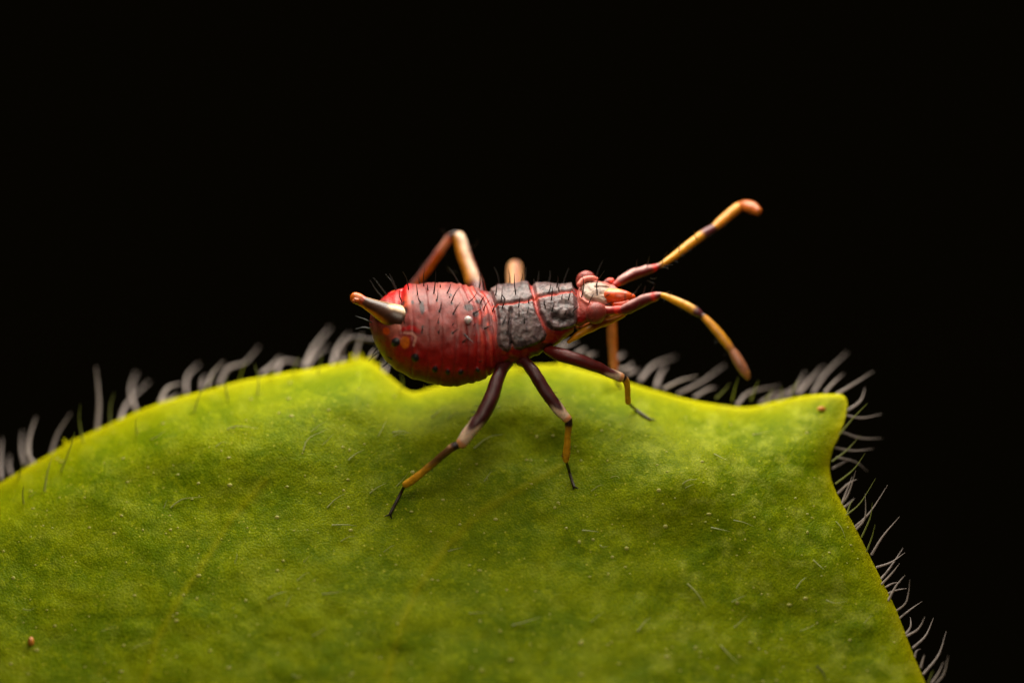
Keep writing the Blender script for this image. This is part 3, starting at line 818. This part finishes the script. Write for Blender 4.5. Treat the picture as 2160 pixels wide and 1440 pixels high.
# far hind leg, knee raised behind the abdomen
def farfem(s, n, V):
    c = put(np.ones((len(s), 3)) * lin(92, 14, 14), CREAM, sstep(.52, .62, s + .05 * n[:, 0]))
    c = put(c, lin(206, 132, 30), sstep(.52, .62, s) * sstep(.1, -.6, n[:, 0]))
    return put(c, lin(120, 22, 20), sstep(.45, .85, n[:, 0]) * sstep(.95, .8, s) * .9)
f5 = leg([(1020,650,.45,15),(1006,612,.75,17),(995,580,.85,17),(982,545,.92,15),(972,512,.98,13.5),(967,500,1.0,12)],
    [(962,494,1.0,7.5),(950,500,1.02,8.5),(932,524,1.08,8.6),(905,562,1.2,8.8),(872,606,1.35,8.6),(830,668,1.4,8),(800,716,1.36,7)],
    [(800,716,1.36,4.5),(775,716,1.34,4.2),(745,712,1.30,4.2),(726,726,1.24,4),(722,750,1.18,3.6)], farfem,
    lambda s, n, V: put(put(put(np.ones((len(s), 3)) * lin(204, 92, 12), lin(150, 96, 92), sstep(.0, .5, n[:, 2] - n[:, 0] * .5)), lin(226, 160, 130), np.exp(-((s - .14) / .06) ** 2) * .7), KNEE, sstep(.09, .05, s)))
# far middle leg, only its raised knee shows
f6 = leg([(1086,640,.50,14),(1086,606,.95,16),(1086,580,1.25,16.5),(1086,564,1.4,15)],
    [(1088,566,1.42,8),(1092,600,1.45,8),(1098,680,1.4,8),(1102,752,1.25,7)],
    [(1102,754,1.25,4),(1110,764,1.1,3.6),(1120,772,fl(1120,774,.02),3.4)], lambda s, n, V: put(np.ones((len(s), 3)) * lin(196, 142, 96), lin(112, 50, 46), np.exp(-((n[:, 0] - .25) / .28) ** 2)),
    const(lin(190, 110, 30)))
for f, tip, d in ((f1, (823,1084), (-.4, 0, -.9)), (f2, (1211,1026), (.4, 0, -.9)), (f3, (1370,884), (.7, 0, -.7))):
    t = [c for c in f.children if c.name.startswith('tarsus')][0]
    claw(W(tip[0], tip[1], fl(*tip, .02)), d, f)

# ------------------------------------------------------------------ antennae
def ringed(base, end, a, b):
    return lambda s, n, V: put(put(np.ones((len(s), 3)) * base, end, sstep(b - .05, b + .05, s)), lin(70, 22, 22), sstep(a, a - .08, s))
def seg1col(s, n, V):
    c = np.ones((len(s), 3)) * lin(104, 18, 18)
    c = put(c, lin(206, 152, 146), sstep(.35, .8, n[:, 2] * .9 - n[:, 1] * .3) * .75)  # pale pink sheen on the upper side, painted into the colour
    c = put(c, lin(226, 40, 28), np.exp(-((s - .86) / .06) ** 2) * .9)
    return put(c, lin(190, 20, 12), sstep(.1, .02, s) * .7)
# near antenna
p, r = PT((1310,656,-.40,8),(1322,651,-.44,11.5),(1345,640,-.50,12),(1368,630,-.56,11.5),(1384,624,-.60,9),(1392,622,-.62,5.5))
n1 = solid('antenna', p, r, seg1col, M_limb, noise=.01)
p, r = PT((1392,622,-.62,5.0),(1402,624,-.64,6.0),(1425,634,-.70,8.2),(1450,646,-.76,9.1),(1470,658,-.80,8.9),(1476,662,-.81,7.2))
solid('antenna_segment', p, r, ringed(YEL, lin(96, 40, 46), .06, .86), M_amber, n1)
p, r = PT((1478,664,-.81,6.0),(1488,672,-.83,7.4),(1510,695,-.88,8.9),(1530,720,-.92,9.1),(1541,735,-.94,7.9))
solid('antenna_segment', p, r, ringed(lin(220, 150, 30), lin(200, 130, 60), .16, .92), M_amber, n1)
p, r = PT((1543,737,-.94,7.2),(1550,748,-.95,10.1),(1562,768,-.98,11.0),(1573,787,-1.0,9.0),(1577,795,-1.0,6.0))
solid('antenna_segment', p, r, lambda s, n, V: put(np.ones((len(s), 3)) * lin(176, 112, 78), lin(206, 136, 70), sstep(.75, .95, s)), M_amber, n1)
# far antenna
p, r = PT((1299,600,.12,7),(1312,591,.14,10.5),(1335,579,.20,11.5),(1360,571,.26,11),(1378,566,.30,9),(1392,560,.34,5))
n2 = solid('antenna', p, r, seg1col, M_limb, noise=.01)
p, r = PT((1392,560,.34,5.4),(1400,555,.36,6.0),(1425,538,.44,7.9),(1455,515,.52,9.1),(1485,493,.60,9.6),(1505,481,.66,8.4))
solid('antenna_segment', p, r, ringed(lin(222, 156, 34), lin(112, 56, 62), .05, .78), M_amber, n2)
p, r = PT((1506,480,.66,7.7),(1518,470,.70,9.6),(1538,453,.76,10.3),(1554,440,.80,10.3),(1562,434,.82,8.9))
solid('antenna_segment', p, r, const(lin(226, 152, 44)), M_amber, n2)
p, r = PT((1562,434,.82,9.0),(1574,434,.76,12.0),(1588,439,.68,13.2),(1598,445,.62,9.6))
solid('antenna_segment', p, r, const(lin(186, 96, 30)), M_amber, n2)

# ------------------------------------------------------------------ black bristles, one by one
ZB = lambda zx, zy: (720 + zx / 5.142, 560 + zy / 5.142)
br_a = [(735,265,665,65),(655,390,640,250),(590,270,480,95),(600,262,520,90),(415,295,310,155),(480,290,350,130),(830,320,815,200),(870,400,830,330),(1005,310,1025,60),(895,225,905,20),(935,270,930,200),
 (1035,380,1045,270),(1070,510,1085,390),(1150,300,1190,195),(1195,400,1285,235),(1220,520,1292,395),(1380,400,1480,270),(1430,520,1515,470),(1510,410,1555,330),(1540,490,1610,375),(1640,500,1662,430),
 (1550,690,1640,652),(1210,740,1270,690),(1330,730,1440,838),(1320,830,1385,785),(1050,620,1062,560),(1060,740,1066,690),(1215,650,1225,620),(1440,650,1460,620),(1450,745,1440,760),(885,720,880,660),
 (1180,350,1175,330),(1075,240,1070,200),(1250,320,1240,370),(330,620,150,545),(320,690,150,688),(400,950,290,1045),(380,900,330,1000),(500,1060,440,1100),(900,1330,970,1290),(560,1020,500,980),(690,630,690,560),
 (1480,1050,1530,1030),(850,200,840,120),(1260,60,1160,15),(1555,215,1500,70)]
br_b = [(335,475,350,340),(390,550,412,375),(405,620,440,520),(440,520,400,455),(555,465,545,240),(498,310,480,200),(600,310,622,235),(375,312,320,170),(215,355,160,205),(655,300,668,170),(585,610,602,485),
 (685,665,692,600),(650,790,652,695),(410,790,447,685),(590,705,590,630),(795,312,805,210),(915,335,925,205),(910,450,937,345),(940,530,957,385),(1000,390,1012,270),(1072,335,1132,180),(1025,435,1026,370),(1050,522,1062,465),
 (1125,530,1147,425),(945,652,972,565),(1085,692,1112,630),(1170,650,1242,590),(1260,500,1276,250),(1230,455,1265,410),(1345,560,1405,455),(1440,470,1425,330),(1432,415,1522,205),(1445,262,1500,100),(1520,495,1580,458),
 (1520,580,1612,528),(480,800,500,700),(860,580,870,520),(870,620,860,540),(690,560,700,500),(1200,600,1160,650),(760,350,750,300)]
def bristle(b, t, Zf, root=None, r=1.6):
    bx, by = Zf(*b); tx, ty = Zf(*t)
    q, n = on_body(bx, by)
    L = math.hypot(tx - bx, ty - by) / PX
    yt = q[1] + n[1] * L * random.uniform(.35, .8)
    tip = W(tx, ty, yt)
    mid = (q + tip) / 2 + np.array([random.gauss(0, .06), -.02, random.gauss(0, .06)]) * L
    return hair('bristle', [q - n * .01, mid, tip], r / PX * random.uniform(.85, 1.2), M_bristle, body, 6, 5, .25)
for bx, by, tx, ty in br_a: bristle((bx, by), (tx, ty), ZB)
for bx, by, tx, ty in br_b: bristle((bx, by), (tx, ty), ZA)
def free_bristle(p0, p1, parent, r=1.1):
    a, b = W(*p0), W(*p1)
    m = (a + b) / 2 + np.array([random.gauss(0, .012), 0, random.gauss(0, .012)])
    hair('bristle', [a, m, b], r / PX, M_bristle, parent, 6, 5, .25)
for x0, y0, x1, y1 in [(1338,612,1354,598),(1357,615,1362,602),(1372,612,1382,597),(1330,616,1345,615),(1345,640,1352,634),(1392,620,1412,614)]:
    free_bristle((x0, y0 + 8, -.55), (x1, y1, -.66), n1)
for x0, y0, x1, y1 in [(1344,572,1344,546),(1364,566,1370,540),(1396,556,1408,530),(1366,590,1380,598),(1372,584,1386,586),(1400,556,1420,558),(1398,562,1408,568),(1432,530,1430,512),(1470,504,1464,486)]:
    free_bristle((x0, y0 + 2, .24), (x1, y1, .10), n2)
for x0, y0, x1, y1 in [(986,530,1010,506),(962,575,944,562),(940,492,930,484)]:
    free_bristle((x0, y0, .85), (x1, y1, .75), f5)
for k in range(12):
    t = random.random(); px_, py_ = 935 - 60 * t, 960 + 48 * t
    sgn = random.choice([-1, 1, 1])
    free_bristle((px_ + 3 * sgn, py_ + 5 * sgn, -.5 + .12 * t), (px_ - 4 + 5 * sgn, py_ + 12 * sgn, -.52), f1, .7)
for k in range(8):
    t = random.random(); px_, py_ = 1200 + 90 * t, 742 + 36 * t
    free_bristle((px_, py_, -.28), (px_ + 6, py_ - 9, -.34), f3, .6)

def fuzz(parent, a, b, ya, yb, w, n, L=9, r=.65):
    for k in range(n):
        t = random.random(); sg = random.choice([-1, 1])
        x_, y_ = a[0] + (b[0] - a[0]) * t, a[1] + (b[1] - a[1]) * t
        dx, dy = b[0] - a[0], b[1] - a[1]; q = math.hypot(dx, dy); nx_, ny_ = -dy / q * sg, dx / q * sg
        yy = ya + (yb - ya) * t - .02
        free_bristle((x_ + nx_ * w * .8, y_ + ny_ * w * .8, yy), (x_ + nx_ * (w + L * .7) + dx / q * L * .5, y_ + ny_ * (w + L * .7) + dy / q * L * .5, yy - .03), parent, r)
fuzz(f1, (1045,815), (985,918), -.45, -.58, 12.5, 14)
fuzz(f2, (1130,792), (1188,872), -.38, -.40, 11, 12)
fuzz(f2, (1198,910), (1194,962), -.36, -.28, 6.5, 8, 6, .55)
fuzz(n1, (1402,624), (1470,658), -.64, -.80, 8, 9, 8, .55)
fuzz(n1, (1488,672), (1574,790), -.83, -1.0, 9, 14, 8, .55)
fuzz(n2, (1402,553), (1550,443), .36, .80, 8.5, 16, 9, .55)
fuzz(f5, (960,496), (880,596), 1.0, 1.3, 9, 8, 10, .6)

# ------------------------------------------------------------------ milky bead on the back
q, n = on_body(985, 678)
V, F = ico(4)
bead = link('bead', mesh_np('bead', V * 8.6 / PX, F), M_bead); bead.location = q + n * 0.030
tag(bead, 'tiny milky white bead stuck to the red abdomen', 'bead')
